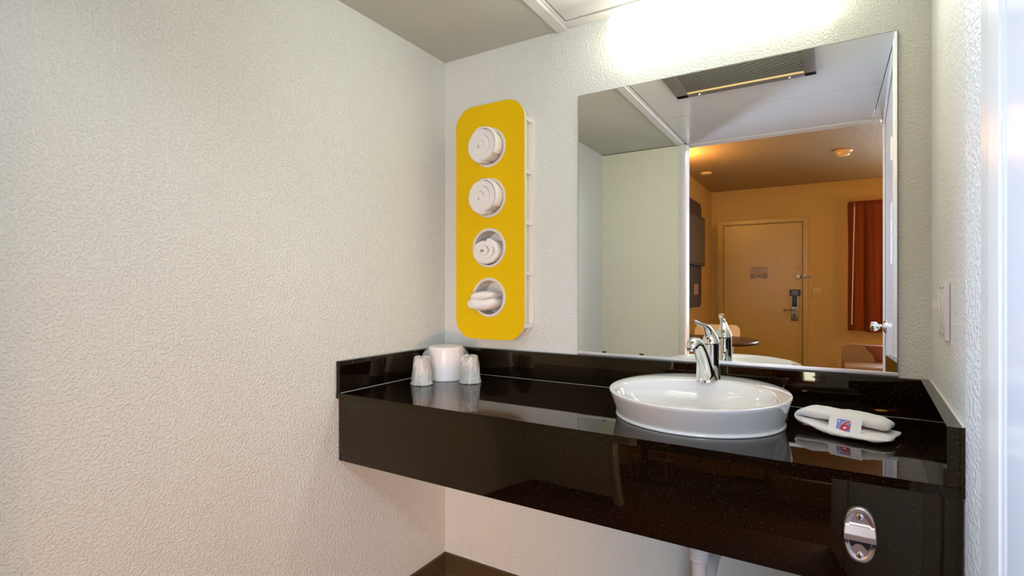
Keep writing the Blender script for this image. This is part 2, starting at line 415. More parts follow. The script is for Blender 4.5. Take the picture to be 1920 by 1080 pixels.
nt_ = thing('door_notice', 'small framed paper notice on the entrance door', 'notice', (.593, YW - .0075, 1.39))
link('sheet', box(N(), -.110, .110, 0, .003, -.078, .078), 'paper', nt_)
b = N()
box(b, -.095, .095, .003, .0042, .066, .071)
for z, x0, x1 in ((.048, -.06, .06), (.036, -.07, .03), (.02, -.085, -.02), (.006, -.04, .06)): box(b, x0, x1, .003, .004, z, z + .004)
for x0, x1, zz in ((-.098, -.045, (-.012, -.07)), (.04, .098, (-.012, -.07)), (-.035, .03, (-.018, -.05))):
    z = zz[0]
    while z > zz[1]: box(b, x0, x1, .003, .004, z - .006, z); z -= .0105
link('printed_lines', b, 'inkgrey', nt_)
b = N(); lathe(b, [(.008, 0), (.006, .006), (.001, .008)], 12, (0, 0, .092), 'y'); link('peephole', b, 'chrome', nt_, 50)
hg = thing('door_hanger', 'dark card door hanger with pale lines above the entrance door handle', 'door hanger', (1.008, YW + .015, 1.13))
link('card', box(N(), -.060, .060, 0, .002, -.037, .043), 'black', hg)
b = N()
for z, x0, x1 in ((.022, -.030, .034), (.008, -.038, .044)): box(b, x0, x1, .002, .003, z, z + .006)
for z, x0, x1 in ((-.008, -.04, .04), (-.018, -.045, .03), (-.027, -.02, .04)): box(b, x0, x1, .002, .0028, z, z + .0035)
link('printed_lines', b, 'bluetext', hg)

sw = thing('light_switch', 'peach two-gang switch plate beside the entrance door', 'light switch', (1.245, YW, 1.137))
link('cover_plate', box(N(), -.047, .047, 0, .007, -.060, .060, .002), 'doorp', sw, 40)
for x in (-.023, .023): link('toggle', box(N(), x - .005, x + .005, .006, .018, -.004, .012, .001), 'white', sw, 40)
ol = thing('wall_outlet', 'small power outlet low on the bedroom wall beside the armchair', 'power outlet', (1.443, YW, .29))
link('cover_plate', box(N(), -.036, .036, 0, .006, -.057, .057, .002), 'bedwall', ol, 40)
for z in (-.022, .022):
    for x in (-.008, .008): link('slot', box(N(), x - .002, x + .002, .0055, .007, z - .006, z + .006), 'dark', ol)

# bedroom window behind the curtain
wn = struct('window_1', box(N(), 1.60, 3.2, YW - .10, YW - .085, .72, 2.18), 'skypane', label='daylit bedroom window')
b = N()
for x in (1.602, 2.39, 3.175): box(b, x, x + .02, YW - .085, YW - .06, .72, 2.18)
for z in (.72, 2.16): box(b, 1.60, 3.2, YW - .085, YW - .06, z, z + .02)
link('window_frame', b, 'trim', wn)
cu = thing('curtain', 'rust red pleated curtain over the bedroom window', 'curtain', (0, 0, 0))
b = N(); rows = []; nx = 60
for z in (.685, .70, 1.2, 1.7, 2.10, 2.17, 2.205):
    row = []
    for i in range(nx + 1):
        x = 1.572 + (2.06 - 1.572) * i / nx
        ph = 2 * pi * (x - 1.572) / .165
        amp = .030 if z < 2.1 else (.018 if z < 2.18 else .010)
        y = YW + .085 + amp * (abs(sin(ph / 2)) ** .6 * 2 - 1) + .006 * sin(ph * 2.3 + z * 2)
        row.append(b.verts.new((x + .004 * sin(z * 5), y, z + (.010 * sin(ph * .5) if z < .69 else 0))))
    rows.append(row)
for a, c in zip(rows, rows[1:]):
    for i in range(nx): b.faces.new((a[i], a[i + 1], c[i + 1], c[i]))
o = link('drape', b, 'curtain', cu, 180); m = o.modifiers.new('s', 'SOLIDIFY'); m.thickness = .004
b = N(); box(b, 1.575, 3.36, YW + .06, YW + .085, 2.205, 2.225, .003)
for x in (1.60, 3.3): box(b, x, x + .03, YW + .001, YW + .065, 2.207, 2.223)
link('curtain_rail', b, 'curtain', cu)
b = N(); tube(b, [(1.632, YW + .145, 2.145), (1.618, YW + .15, 1.5), (1.604, YW + .15, .76)], .0055, 10)
tube(b, [(1.632, YW + .145, 2.145), (1.634, YW + .11, 2.175), (1.634, YW + .085, 2.21)], .003, 8)
link('wand', b, 'white', cu, 50)

# bathroom door in the right wall with casing
b = N()
def along(y, off=0): return (xr(y) - off, y)
for y0, y1, off0, off1 in ((-.645, -.722, .004, .003), (-1.50, -1.582, .004, .005)):
    prism(b, [along(y0, 0), along(y0, off0), along((y0 + y1) / 2, .0045), along(y1, off1), along(y1, 0)], 0, 2.10)
prism(b, [along(-.65), along(-.65, .0035), along(-1.57, .0035), along(-1.57)], 2.03, 2.10)
# jamb and stop beads
for y0, y1, off in ((-.722, -.7265, .0005), (-.7265, -.7325, -.004), (-.7325, -.738, .001), (-.738, -.743, -.006), (-1.465, -1.50, -.002)):
    prism(b, [along(y0, -.05), along(y0, off), along(y1, off), along(y1, -.05)], 0, 2.03)
struct('trim_7', b, 'trim', label='white casing round the bathroom door')
d2 = struct('door_2', prism(N(), [along(-.744, -.0005), along(-1.462, -.0005), along(-1.462, -.045), along(-.742, -.045)], .008, 2.025), 'doorw', label='closed glossy white bathroom door')
for z in (1.722, .30):
    b = N(); lathe(b, [(.006, z - .045), (.006, z + .045)], 10, (xr(-.74) - .002, -.7405, 0)); link('hinge', b, 'trim', d2, 50)
b = N(); kx = xr(-1.40) + .0008; ky, kz = -1.395, 1.005
lathe(b, [(.034, 0), (.034, -.004), (.026, -.009), (.014, -.014), (.011, -.022), (.012, -.032), (.021, -.038), (.024, -.050), (.022, -.062), (.014, -.066), (.003, -.067)], 24, (kx, ky, kz), 'x')
link('door_knob', b, 'chrome', d2, 50)
st = thing('door_sticker', 'narrow pale blue printed sticker on the white bathroom door', 'sticker', (0, 0, 0))
b = prism(N(), [along(-.836, -.0004), along(-.836, .0002), along(-.930, .0002), along(-.930, -.0004)], 1.29, 1.535); link('sheet', b, 'card', st)
b = N(); z = 1.525
for i in range(14):
    ln = random.uniform(.03, .065)
    prism(b, [along(-.843, .0003), along(-.843, .0008), along(-.848 - ln, .0008), along(-.848 - ln, .0003)], z - (.014 if i < 3 else .006), z); z -= .020 if i < 3 else .0165
link('printed_lines', b, 'bluetext', st)

# ceiling smoke detectors in bedroom
sd = thing('smoke_detector', 'round smoke detector on the bedroom ceiling near the curtain', 'smoke detector', (1.49, -4.15, HB))
b = N(); lathe(b, [(.075, 0), (.075, -.012), (.066, -.018)], 32); link('base', b, 'lwood', sd, 50)
b = N(); lathe(b, [(.055, -.018), (.053, -.04), (.045, -.048), (.004, -.049)], 32); link('cover', b, 'lwood', sd, 50)
sd = thing('sprinkler_cover', 'flat round cap on the bedroom ceiling near the left wall', 'sprinkler cover', (.185, -4.49, HB))
b = N(); lathe(b, [(.062, 0), (.062, -.008), (.05, -.014), (.004, -.016)], 32); link('disc', b, 'lwood', sd, 50)

# ---------------------------------------------------------------- ceiling vent grille
vg = thing('ceiling_vent', 'long dark metal vent grille with fine slats in the alcove ceiling', 'vent', (0, 0, 0))
gx0, gx1, gy0, gy1 = .734, 1.322, -.912, -.50
b = N()
box(b, gx0, gx0 + .055, gy0, gy1, H - .012, H + .0005, .002); box(b, gx1 - .045, gx1, gy0, gy1, H - .012, H + .0005, .002)
box(b, gx0, gx1, gy0, gy0 + .040, H - .012, H + .0005, .002); box(b, gx0, gx1, gy1 - .04, gy1, H - .012, H + .0005, .002)
link('frame', b, 'grille', vg, 30)
link('backing', box(N(), gx0 + .05, gx1 - .04, gy0 + .04, gy1 - .035, H - .001, H + .0006), 'dark', vg)
b = N(); y = gy0 + .062
while y < gy1 - .05:
    v = [(gx0 + .055, y, H - .0075), (gx1 - .045, y, H - .0075), (gx1 - .045, y + .0065, H - .0095), (gx0 + .055, y + .0065, H - .0095)]
    a = [b.verts.new(p) for p in v]; c = [b.verts.new((p[0], p[1] + .001, p[2] + .0015)) for p in v]
    b.faces.new(a); b.faces.new(c[::-1])
    for i in range(4): b.faces.new((a[i], a[(i + 1) % 4], c[(i + 1) % 4], c[i]))
    y += .0175
tag(link('slats', b, 'slat', vg), 'thin pale slats')
b = box(N(), gx0 + .055, gx1 - .045, gy0 + .042, gy0 + .054, H - .012, H - .002, .002); tag(link('edge_bar', b, 'lwood', vg), 'pale yellow bar')
for x in (.84, 1.22):
    b = N(); lathe(b, [(.007, H - .012), (.006, H - .016), (.001, H - .017)], 12, (x, gy0 + .02, 0)); link('screw', b, 'chrome', vg, 50)

# ---------------------------------------------------------------- vanity counter
vc = thing('vanity_counter', 'long glossy black granite wall counter with splashbacks and deep front apron', 'counter', (0, 0, 0))
b = prism(N(), [(.0005, -.5645), (xr(-.5645) - .001, -.5645), (xr(0) - .001, -.001), (.0005, -.001)], .835, ZC)
bmesh.ops.bevel(b, geom=[e for e in b.edges if abs(e.verts[0].co.y + .5645) < 1e-4 and abs(e.verts[1].co.y + .5645) < 1e-4 and abs(e.verts[0].co.z - e.verts[1].co.z) < 1e-4], offset=.0012, segments=2, affect='EDGES')
link('worktop', b, 'granite', vc, 30)
link('apron', box(N(), .004, xr(-.55) - .003, -.556, -.536, .633, .8348, .0008), 'granite', vc, 30)
link('backsplash', box(N(), .0185, 1.5705, -.020, -.0005, ZC + .0006, ZS, .0007), 'granite', vc, 30)
link('left_splash', box(N(), .0005, .0175, -.5635, -.0005, ZC + .0006, ZS, .0007), 'granite', vc, 30)
b = prism(N(), [(xr(-.5635) - .0245, -.5635), (xr(-.5635) - .001, -.5635), (xr(0) - .001, -.0005), (xr(0) - .023, -.0005)], ZC + .0006, ZS)
link('right_splash', b, 'granite', vc, 30)
b = N()
prism(b, [(xr(-.5635) - .004, -.562), (xr(-.56) - .0008, -.562), (xr(0) - .001, -.001), (xr(0) - .006, -.001)], ZS + .0002, ZS + .003)
box(b, .001, .003, -.562, -.003, ZS + .0002, ZS + .0025); box(b, .001, 1.57, -.004, -.001, ZS + .0002, ZS + .0025)
box(b, .0176, .0183, -.56, -.02, ZC + .0002, ZC + .0012); box(b, .02, 1.569, -.0206, -.020, ZC + .0002, ZC + .0008)
tag(link('caulk_bead', b, 'caulk', vc), 'thin white caulk line')

# drain pipe under the counter
dp = thing('drain_pipe', 'white plastic sink drain pipe below the black counter', 'pipe', (1.078, -.30, 0))
b = N(); lathe(b, [(.019, .34), (.019, .60)], 28, cap0=False); link('tailpiece', b, 'pvc', dp, 50)
b = N(); pr = []
for k in range(34):
    z = .484 + k * .0048; pr.append((.0245 + (.0016 if k % 2 else -.0012), z))
lathe(b, [(.0195, .483)] + pr + [(.0245, .834)], 28); link('threaded_sleeve', b, 'pvc', dp, 20)
b = N(); tube(b, [(0, 0, .35), (0, .004, .30), (0, .03, .262), (0, .065, .262), (0, .088, .30), (0, .10, .36), (0, .13, .40), (0, .18, .41), (0, .298, .41)], .020, 20); link('trap', b, 'pvc', dp, 50)
b = N(); lathe(b, [(.027, .335), (.027, .372)], 10); link('slip_nut', b, 'pvc', dp, 20)

# ---------------------------------------------------------------- sink
sk = thing('vessel_sink', 'oval white porcelain vessel sink standing on the black counter', 'sink', (0, 0, 0))
n = 96
def ell(cx, cy, a, b_, z, f=None, p=2.0):
    out = []
    for i in range(n):
        t = 2 * pi * i / n; c, s = cos(t), sin(t)
        x = cx + a * math.copysign(abs(c) ** (2 / p), c); y = cy + b_ * math.copysign(abs(s) ** (2 / p), s)
        out.append((x, y, f(x, y, z) if f else z))
    return out
C0 = (1.068, -.283); C1 = (1.0715, -.2955)
def mixr(t): return (C0[0] + (C1[0] - C0[0]) * t, C0[1] + (C1[1] - C0[1]) * t, .2065 + (.2220 - .2065) * t, .200 + (.2565 - .200) * t)
rings = [ell(C0[0], C0[1], .2095, .202, ZC + .0004), ell(C0[0], C0[1], .2110, .2035, ZC + .002), ell(C0[0], C0[1], .2105, .203, ZC + .0045), ell(C0[0], C0[1], .2075, .200, ZC + .0055)]
for t, z in ((.02, .008), (.15, .018), (.38, .034), (.65, .052), (.88, .067), (.975, .0735)):
    cx, cy, a, bb = mixr(t); rings.append(ell(cx, cy, a, bb, ZC + z))
RZ = ZC + .077
cx, cy, a, bb = mixr(1)
rings += [ell(cx, cy, a - .001, bb - .001, RZ - .0012), ell(cx, cy, a - .004, bb - .004, RZ)]
ix, iy, ia, ib = 1.0715, -.338, .194, .195        # basin opening, shifted to the front, leaving the tap deck
def deck(t): return (cx + (ix - cx) * t, cy + (iy - cy) * t, (a - .004) * (1 - t) + ia * t, (bb - .004) * (1 - t) + ib * t)
for t in (.35, .7): q = deck(t); rings.append(ell(*q, RZ - .0004 * t))
rings += [ell(ix, iy, ia, ib, RZ - .0012, p=2.1), ell(ix, iy, ia - .004, ib - .004, RZ - .004, p=2.1), ell(ix, iy, ia - .008, ib - .009, RZ - .010, p=2.1)]
for s, dz in ((.93, .022), (.84, .040), (.70, .054), (.5, .0625), (.28, .0665), (.12, .068)):
    rings.append(ell(ix, iy, ia * s, ib * s, RZ - dz))
b = loft(N(), rings); link('bowl', b, 'porcelain', sk, 60)
b = N(); lathe(b, [(.022, RZ - .0675), (.021, RZ - .0655), (.014, RZ - .066), (.002, RZ - .0665)], 28, (ix, iy, 0)); link('drain', b, 'chrome', sk, 50)

# ---------------------------------------------------------------- faucet
fx = 1.0715
fc = thing('basin_faucet', 'polished chrome single lever faucet at the back of the white sink', 'faucet', (fx + .002, -.12, RZ), R(-14))
b = N()    # rear body cylinder
lathe(b, [(.0275, .0002), (.0275, .003), (.0255, .008), (.0245, .05), (.0235, .098), (.0238, .1005)], 36); link('body', b, 'chrome', fc, 40)
b = N(); lathe(b, [(.0222, .1006), (.0222, .1026)], 36); link('collar', b, 'black', fc)
b = N()    # handle cap tapering into the lever that sweeps forward
tube(b, [(0, 0, .1028), (0, 0, .106), (0, -.001, .114), (0, -.004, .124), (0, -.009, .134), (0, -.016, .143), (0, -.027, .151), (0, -.043, .157), (0, -.062, .161), (0, -.082, .166), (0, -.095, .171), (0, -.101, .174)],
     [(.0238, .0238), (.0240, .0240), (.0222, .0222), (.0178, .0185), (.0135, .0145), (.0108, .0115), (.0095, .0085), (.0098, .0065), (.0108, .0050), (.0112, .0038), (.009, .0028), (.004, .0018)], 24)
o = link('lever', b, 'chrome', fc, 60)
b = N(); lathe(b, [(.0028, 0), (.0028, -.0012)], 12, (0, -.0215, .118), 'y'); link('index_dot', b, 'black', fc)
b = N()    # spout: broad foot in front of the body, arching forward and down
tube(b, [(0, -.026, .0003), (0, -.0265, .003), (0, -.030, .020), (0, -.038, .042), (0, -.050, .066), (0, -.066, .089), (0, -.082, .105), (0, -.097, .112), (0, -.108, .112), (0, -.1165, .1065), (0, -.1205, .099), (0, -.1215, .0955)],
     [(.0285, .030), (.0275, .029), (.0240, .0255), (.0210, .0230), (.0190, .0205), (.0180, .0185), (.0180, .0175), (.0185, .0165), (.0185, .0155), (.0170, .0145), (.0150, .0135), (.0135, .0125)], 28)
link('spout', b, 'chrome', fc, 60)
b = N(); lathe(b, [(.0115, .0955), (.0115, .0905), (.009, .090), (.009, .093)], 20, (0, -.1218, 0)); link('aerator', b, 'steel', fc, 40)
b = N()
for s in (-1, 1):    # raised ridges down the front of the spout foot
    tube(b, [(s * .004, -.0815, .0835), (s * .0065, -.0715, .062), (s * .0105, -.063, .034), (s * .0145, -.056, .002)], [(.0016, .0016), (.0022, .0022), (.0026, .0026), (.0028, .0028)], 8)
link('ridge', b, 'chrome', fc, 60)
b = N(); tube(b, [(0, .036, .0), (0, .036, .055)], .0024, 10); lathe(b, [(.0035, .050), (.0058, .054), (.0062, .062), (.004, .067), (.001, .068)], 14, (0, .036, 0)); link('lift_rod', b, 'chrome', fc, 50)

# ---------------------------------------------------------------- mirror
mi = thing('wall_mirror', 'large frameless square wall mirror above the counter', 'mirror', (0, 0, 0))
MX0, MX1, MZ0, MZ1 = .6060, 1.5215, .9605, 1.8743
link('glass', box(N(), MX0, MX1, -.0065, -.0005, MZ0, MZ1), 'mirror', mi)
b = N()
box(b, MX0 - .0014, MX0, -.0066, -.0005, MZ0, MZ1); box(b, MX1, MX1 + .0022, -.0066, -.0005, MZ0, MZ1); box(b, MX0, MX1, -.0066, -.0005, MZ1, MZ1 + .0012)
tag(link('dark_edge', b, 'grille', mi), 'dark ground edge')
b = N(); box(b, MX0 - .003, MX1 + .003, -.0100, -.0005, MZ0 - .0035, MZ0 - .0005, .0005); box(b, MX0 - .003, MX1 + .003, -.0100, -.0070, MZ0 - .0035, MZ0 + .0085, .0006)
tag(link('bottom_channel', b, 'alu', mi, 30), 'bright aluminium channel')
for x in (.703, .834): link('desilvered_spot', box(N(), x - .007, x + .007, -.0078, -.0066, MZ0 + .0088, MZ0 + .0135), 'black', mi)  # small dark slips standing for desilvered spots in the glass

# ---------------------------------------------------------------- vanity light
vl = thing('vanity_light', 'long glowing white tube wall light above the mirror', 'wall light', (0, 0, 0))
LX0, LX1, LZ0, LZ1, LD = .746, 1.385, 1.940, 2.100, .108
def lens(x, s=1, d=1):
    zc, hz = (LZ0 + LZ1) / 2, (LZ1 - LZ0) / 2 * s
    return [(x, -.006 - (LD - .006) * d * abs(cos(R(t))) ** .62, zc + hz * math.copysign(abs(sin(R(t))) ** .8, t)) for t in range(-90, 91, 6)]
rings = [lens(LX0, .90, .88), lens(LX0 + .004, .97, .96), lens(LX0 + .012), lens(LX1 - .012), lens(LX1 - .004, .97, .96), lens(LX1, .90, .88)]
tag(link('diffuser', loft(N(), rings), 'diffuser', vl, 40), 'glowing white acrylic diffuser')
link('back_plate', box(N(), LX0 + .01, LX1 - .01, -.006, -.0005, LZ0 + .008, LZ1 - .008), 'white', vl)

# ---------------------------------------------------------------- yellow towel rack
tr = thing('towel_rack', 'tall yellow fronted wall rack with four round towel holes', 'towel rack', (0, 0, 0))
RX0, RX1, RB, RT = .122, .4300, 1.000, 1.886
rcx, rcz = (RX0 + RX1) / 2, (RB + RT) / 2
HX = .2755; HZ = (1.7200, 1.5315, 1.3437, 1.1575); HR = .0745
outer = rrect(RX1 - RX0, RT - RB, .078, 14, rcx, rcz)
holes = [circ(HR - .006, HX, z) for z in HZ]
plate('front_board', outer, holes, -.0710, -.0835, 'white', tr)
tag(plate('front_laminate', outer, holes, -.0836, -.0850, 'yellow', tr), 'bright yellow laminate face')
plate('back_board', rrect(RX1 - RX0 - .006, RT - RB - .012, .075, 14, rcx, rcz), [], -.0008, -.0125, 'white', tr)
for z in (1.8153, 1.622, 1.4327, 1.2474, 1.0541):
    x0, x1 = RX0 + .010, RX1 - .008
    link('shelf', box(N(), x0, x1, -.0708, -.0127, z - .008, z + .008, .0008), 'white', tr)
for a, c in ((1.0541, 1.2474), (1.2474, 1.4327), (1.4327, 1.622), (1.622, 1.8153)):
    for x in (RX0 + .022, RX1 - .026): link('side_panel', box(N(), x - .004, x + .004, -.0706, -.0128, a + .0082, c - .0082), 'ringw', tr)
for z in HZ:
    b = N(); lathe(b, [(HR - .0105, -.0135), (HR - .0105, -.0870), (HR - .0065, -.0888), (HR - .0015, -.0880), (HR, -.0853), (HR - .0055, -.0851), (HR - .0065, -.0135)], 56, (HX, 0, z), 'y', False, False)
    b.verts.ensure_lookup_table()
    link('ring', b, 'ringw', tr, 50)

# rolled towels
def roll(name, label, cx, cz, r, turns, y0, y1, start, drift=(0, 0), flap=.0, thick=.0105, seed=1, rx=1, rz=1):
    """spiral strip in the x-z plane extruded from y0 (front) to y1; outermost wrap swells by flap"""
    t = thing(name, label, 'towel', (cx, y0, cz), group='towels rolled in the yellow rack')
    random.seed(seed); b = N(); steps = int(turns * 26); r0 = .0045
    cl = []
    for i in range(steps + 1):
        f = i / steps; th = start + f * turns * 2 * pi; rr = r0 + (r - thick / 2 - r0) * min(1, f / .86)
        if f > .82: rr += flap * ((f - .82) / .18) ** 1.5
        cl.append((rr * cos(th) * rx + drift[0] * (1 - f), rr * sin(th) * rz + drift[1] * (1 - f)))
    def off(i, s):
        p = Vector(cl[max(i - 1, 0)]); q = Vector(cl[min(i + 1, steps)]); d = (q - p).normalized(); nn = Vector((d.y, -d.x)); f = i / steps
        return Vector(cl[i]) + nn * s * thick * .49
    loops = [off(i, 1) for i in range(steps + 1)] + [off(i, -1) for i in range(steps, -1, -1)]
    ny = 9; rings = []
    for k in range(ny):
        yy = (0, .0012, .005, .015, .030, .05, .065, .08, .105)[k] * (y1 - y0) / .105
        g = (.72, .94, 1, 1, 1, 1, 1, 1, 1)[k]; ring = []
        for j, p in enumerate(loops):
            i = j if j <= steps else 2 * steps + 1 - j
            c = Vector(cl[i]); q = (c + (p - c) * (.30 + .70 * g)) * (1.0, 1.045, 1.085, 1.07, 1, 1, 1, 1, 1)[k]
            dome = .003 * (1 - min(1, c.length / r) ** 2) if k < 3 else 0
            ring.append((q.x, yy - dome * (1 - k / 3) + .002 * sin(i * .23 + seed) * (1 - g), q.y))
        rings.append(ring)
    rr = [[b.verts.new(p) for p in ring] for ring in rings]; L = len(rr[0])
    for a, c in zip(rr, rr[1:]):
        for i in range(L): b.faces.new((a[i], a[(i + 1) % L], c[(i + 1) % L], c[i]))
    for ring in (rr[0], rr[-1]):
        for i in range(steps): b.faces.new((ring[i], ring[i + 1], ring[L - 2 - i], ring[L - 1 - i]))
    o = link('rolled_cloth', b, 'towel', t, 180); subsurf(o, 1); displace(o, .03, .004)
    return t
t1 = roll('rolled_towel', 'white rolled towel in the topmost hole of the yellow rack', HX, HZ[0], .0610, 3.0, -.130, -.016, R(-95), (-.016, -.004), .002, .0220, 2, 1, 1.0)
t2 = roll('rolled_towel', 'white rolled towel in the second hole from the top of the rack', HX, HZ[1], .0610, 3.0, -.127, -.016, R(-80), (-.015, -.006), .002, .0218, 5, 1, 1.0)
t3 = roll('rolled_towel', 'small white rolled towel low in the third hole with a gap above', HX - .003, HZ[2] - .0135, .0490, 2.7, -.110, -.018, R(190), (-.010, -.002), .001, .0165, 8, 1.16, .93)
# loose outer flap over the two top rolls
def flap(t, cx, cz, r, seed, a0=25, a1=112):
    b = N(); rings = []; nseg = 16
    for k, (yy, s) in enumerate(((0.002, .98), (-.004, 1.06), (-.004, 1.12), (.006, 1.17), (.028, 1.14), (.042, 1.02), (.09, 1.0))):
        ring = []
        for i in range(nseg + 1):
            a = R(a0 + (a1 - a0) * i / nseg); bul = 1 + .07 * sin(pi * i / nseg); rad = r * s * bul
            ring.append((rad * cos(a), yy - .006 * sin(pi * i / nseg), rad * sin(a)))
        rings.append(ring)
    loft(b, rings, False, False, False)
    o = link('flap', b, 'towel', t, 180); m = o.modifiers.new('s', 'SOLIDIFY'); m.thickness = .006; subsurf(o, 2); displace(o, .03, .004)
flap(t1, 0, 0, .0560, 1, -35, 128); flap(t2, 0, 0, .0560, 2, -40, 100)
b = box(N(), .026, .040, -.003, .010, .018, .028, .002); tag(link('cloth_tag', b, 'card', t3, 30), 'tiny white tag')
# folded towel in the lowest hole
def fold_strip(name, parent, path, thick, width, m='towel', taper=None, disp=(.03, .004)):
    """soft strip: path in local (x,z); thick per point; extruded in local y between width (y0,y1) per point"""
    b = N(); rings = []; P = [Vector(p) for p in path]; nP = len(P); upper = []; lower = []
    for i, p in enumerate(P):
        d = (P[min(i + 1, nP - 1)] - P[max(i - 1, 0)]).normalized(); nn = Vector((-d.y, d.x)); th = thick[i] / 2
        upper.append(p + nn * th); lower.append(p - nn * th)
    poly = upper + lower[::-1]; nw = 7; L = len(poly)
    for k in range(nw):
        f = k / (nw - 1); sh = (0.55, .93, 1, 1, 1, .93, .55)[k]; ring = []
        for j, q in enumerate(poly):
            i = j if j < nP else 2 * nP - 1 - j
            y0, y1 = width[i]; c = P[i]; w = c + (q - c) * sh
            ring.append((w.x, y0 + (y1 - y0) * f, w.y))
        rings.append(ring)
    rr = [[b.verts.new(p) for p in ring] for ring in rings]
    for a, c in zip(rr, rr[1:]):
        for i in range(L): b.faces.new((a[i], a[(i + 1) % L], c[(i + 1) % L], c[i]))
    for ring in (rr[0], rr[-1]):
        for i in range(nP - 1): b.faces.new((ring[i], ring[i + 1], ring[L - 2 - i], ring[L - 1 - i]))
    o = link(name, b, m, parent, 180); subsurf(o, 2); displace(o, *disp); return o
t4 = thing('folded_towel', 'white folded towel slumped in the lowest hole of the yellow rack', 'towel', (HX - .010, -.128, HZ[3] - .022))
fold_strip('lower_fold', t4, [(-.062, .006), (-.050, .000), (-.032, -.004), (-.008, -.006), (.014, -.005), (.036, .004), (.046, .014)], [.022, .036, .042, .042, .042, .038, .024], [(.004, .028), (-.002, .030), (-.004, .032), (-.004, .10), (0, .10), (.006, .10), (.02, .09)])
fold_strip('upper_fold', t4, [(-.048, .022), (-.034, .026), (-.006, .028), (.020, .031), (.040, .034)], [.022, .034, .036, .028, .018], [(.004, .036), (-.004, .09), (-.002, .10), (.006, .10), (.02, .09)])

# ---------------------------------------------------------------- ice bucket and cups
ib_ = thing('ice_bucket', 'white plastic ice bucket upside down between two wrapped cups', 'ice bucket', (.136, -.167, ZC))
b = N(); lathe(b, [(.0700, .0006), (.0705, .002), (.0705, .007), (.0690, .009), (.0685, .017), (.0672, .019), (.0655, .108), (.0645, .117), (.062, .121), (.056, .1235), (.050, .1225), (.002, .122)], 56); link('bucket', b, 'plastic', ib_, 50)
# thin liner bag: two ears sticking out beside the bucket
for s_ in (0, 180):
    b = N(); grid = []
    for z, r, ear in ((.1205, .0640, 0), (.112, .0672, .007), (.100, .0680, .015), (.086, .0690, .021), (.070, .0695, .020)):
        row = []
        for k in range(-8, 9):
            a_ = R(31 + s_ + k * 4.5); e_ = (1 - abs(k) / 8) ** 1.3
            row.append(b.verts.new(((r + ear * e_) * cos(a_), (r + ear * e_) * sin(a_), z)))
        grid.append(row)
    for r0, r1 in zip(grid, grid[1:]):
        for i in range(16): b.faces.new((r0[i], r0[i + 1], r1[i + 1], r1[i]))
    link('liner_bag', b, 'bag', ib_, 60)

def cup(loc, rz, label, seed):
    t = thing('wrapped_cup', label, 'cup', loc, rz, 'plastic wrapped cups on the counter')
    b = N(); lathe(b, [(.0375, .0020), (.0385, .0035), (.0375, .006), (.0355, .0075), (.0265, .090), (.0255, .092), (.002, .092)], 36); link('cup', b, 'cup', t, 50)
    random.seed(seed); b = N(); rings = []; nb = 64
    ph = [random.uniform(0, 6) for _ in range(6)]
    for z, r in ((.0006, .0392), (.004, .0405), (.010, .0382), (.030, .0352), (.055, .0325), (.078, .0305), (.090, .0298), (.0965, .0265), (.099, .017), (.098, .004)):
        ring = []
        for i in range(nb):
            a = 2 * pi * i / nb; k = min(1, z / .03)
            w = 1 + k * (.030 * sin(5 * a + ph[0] + z * 40) + .022 * sin(9 * a + ph[1] - z * 60) + .014 * sin(17 * a + ph[2]))
            bump = .010 * max(0, cos(a - ph[3] if False else a - R(200))) ** 8 * max(0, 1 - abs(z - .080) / .018) if seed == 2 else 0
            ring.append(((r * w + bump) * cos(a), (r * w + bump) * sin(a), z + (.0025 * sin(6 * a + ph[4]) if z > .085 else 0)))
        rings.append(ring)
    loft(b, rings, False, True); link('plastic_wrap', b, 'wrap', t, 40)
    return t
cup((.139, -.306, ZC), 0, 'plastic wrapped upturned cup on the left of the ice bucket', 1)
cup((.266, -.191, ZC), R(30), 'plastic wrapped upturned cup on the right of the ice bucket', 2)

# ---------------------------------------------------------------- folded washcloth with card
wc = thing('folded_washcloth', 'white folded terry washcloth lying on the counter right of the sink', 'washcloth', (1.399, -.262, ZC + .0028), R(-17))
fold_strip('cloth', wc,
    [(.102, .0095), (.080, .0085), (.040, .0075), (0, .0080), (-.035, .0100), (-.065, .016), (-.088, .018), (-.099, .025), (-.092, .034), (-.070, .037), (-.035, .0355), (0, .036), (.040, .0345), (.072, .031), (.092, .026)],
    [.009, .014, .015, .015, .015, .014, .012, .012, .016, .024, .026, .023, .026, .026, .015],
    [(-.058, .045), (-.072, .050), (-.078, .052), (-.074, .052), (-.064, .050), (-.052, .048), (-.042, .046), (-.038, .044), (-.036, .044), (-.034, .044), (-.032, .044), (-.030, .045), (-.028, .045), (-.026, .044), (-.018, .036)], disp=(.028, .007))
cd = thing('paper_card', 'small white card with a red number 6 tucked on the washcloth', 'card', (1.3975, -.3110, ZC + .0290), rot=(R(62), 0, R(-17)))
link('card', box(N(), -.0325, .0325, -.019, .019, 0, .0008), 'card', cd)
lg = link('logo_square', box(N(), -.0155, .0115, -.018, .0115, .0008, .0012), 'blue', cd)
b = N(); box(b, -.0155, .0115, .0105, .0115, .0012, .0015); box(b, .0106, .0115, -.018, .0115, .0012, .0015); box(b, -.0155, -.0146, -.018, .0115, .0012, .0015); box(b, -.0155, .0115, -.018, -.0172, .0012, .0015)
link('logo_border', b, 'navy', lg)
b = box(N(), -.0132, -.0112, .0035, .0100, .0012, .0016); link('white_bar', b, 'card', lg)
def put_text(name, s, size, off, z, m):
    b = text_bm(s, size, .25, off, .00015)
    for v in b.verts: v.co = (v.co.x * 1.15 - .0010, v.co.y - .0034, v.co.z + z)
    return link(name, b, m, lg)
put_text('numeral_outline', '6', .0345, .0013, .0016, 'card'); put_text('numeral', '6', .0345, .0003, .0020, 'red')

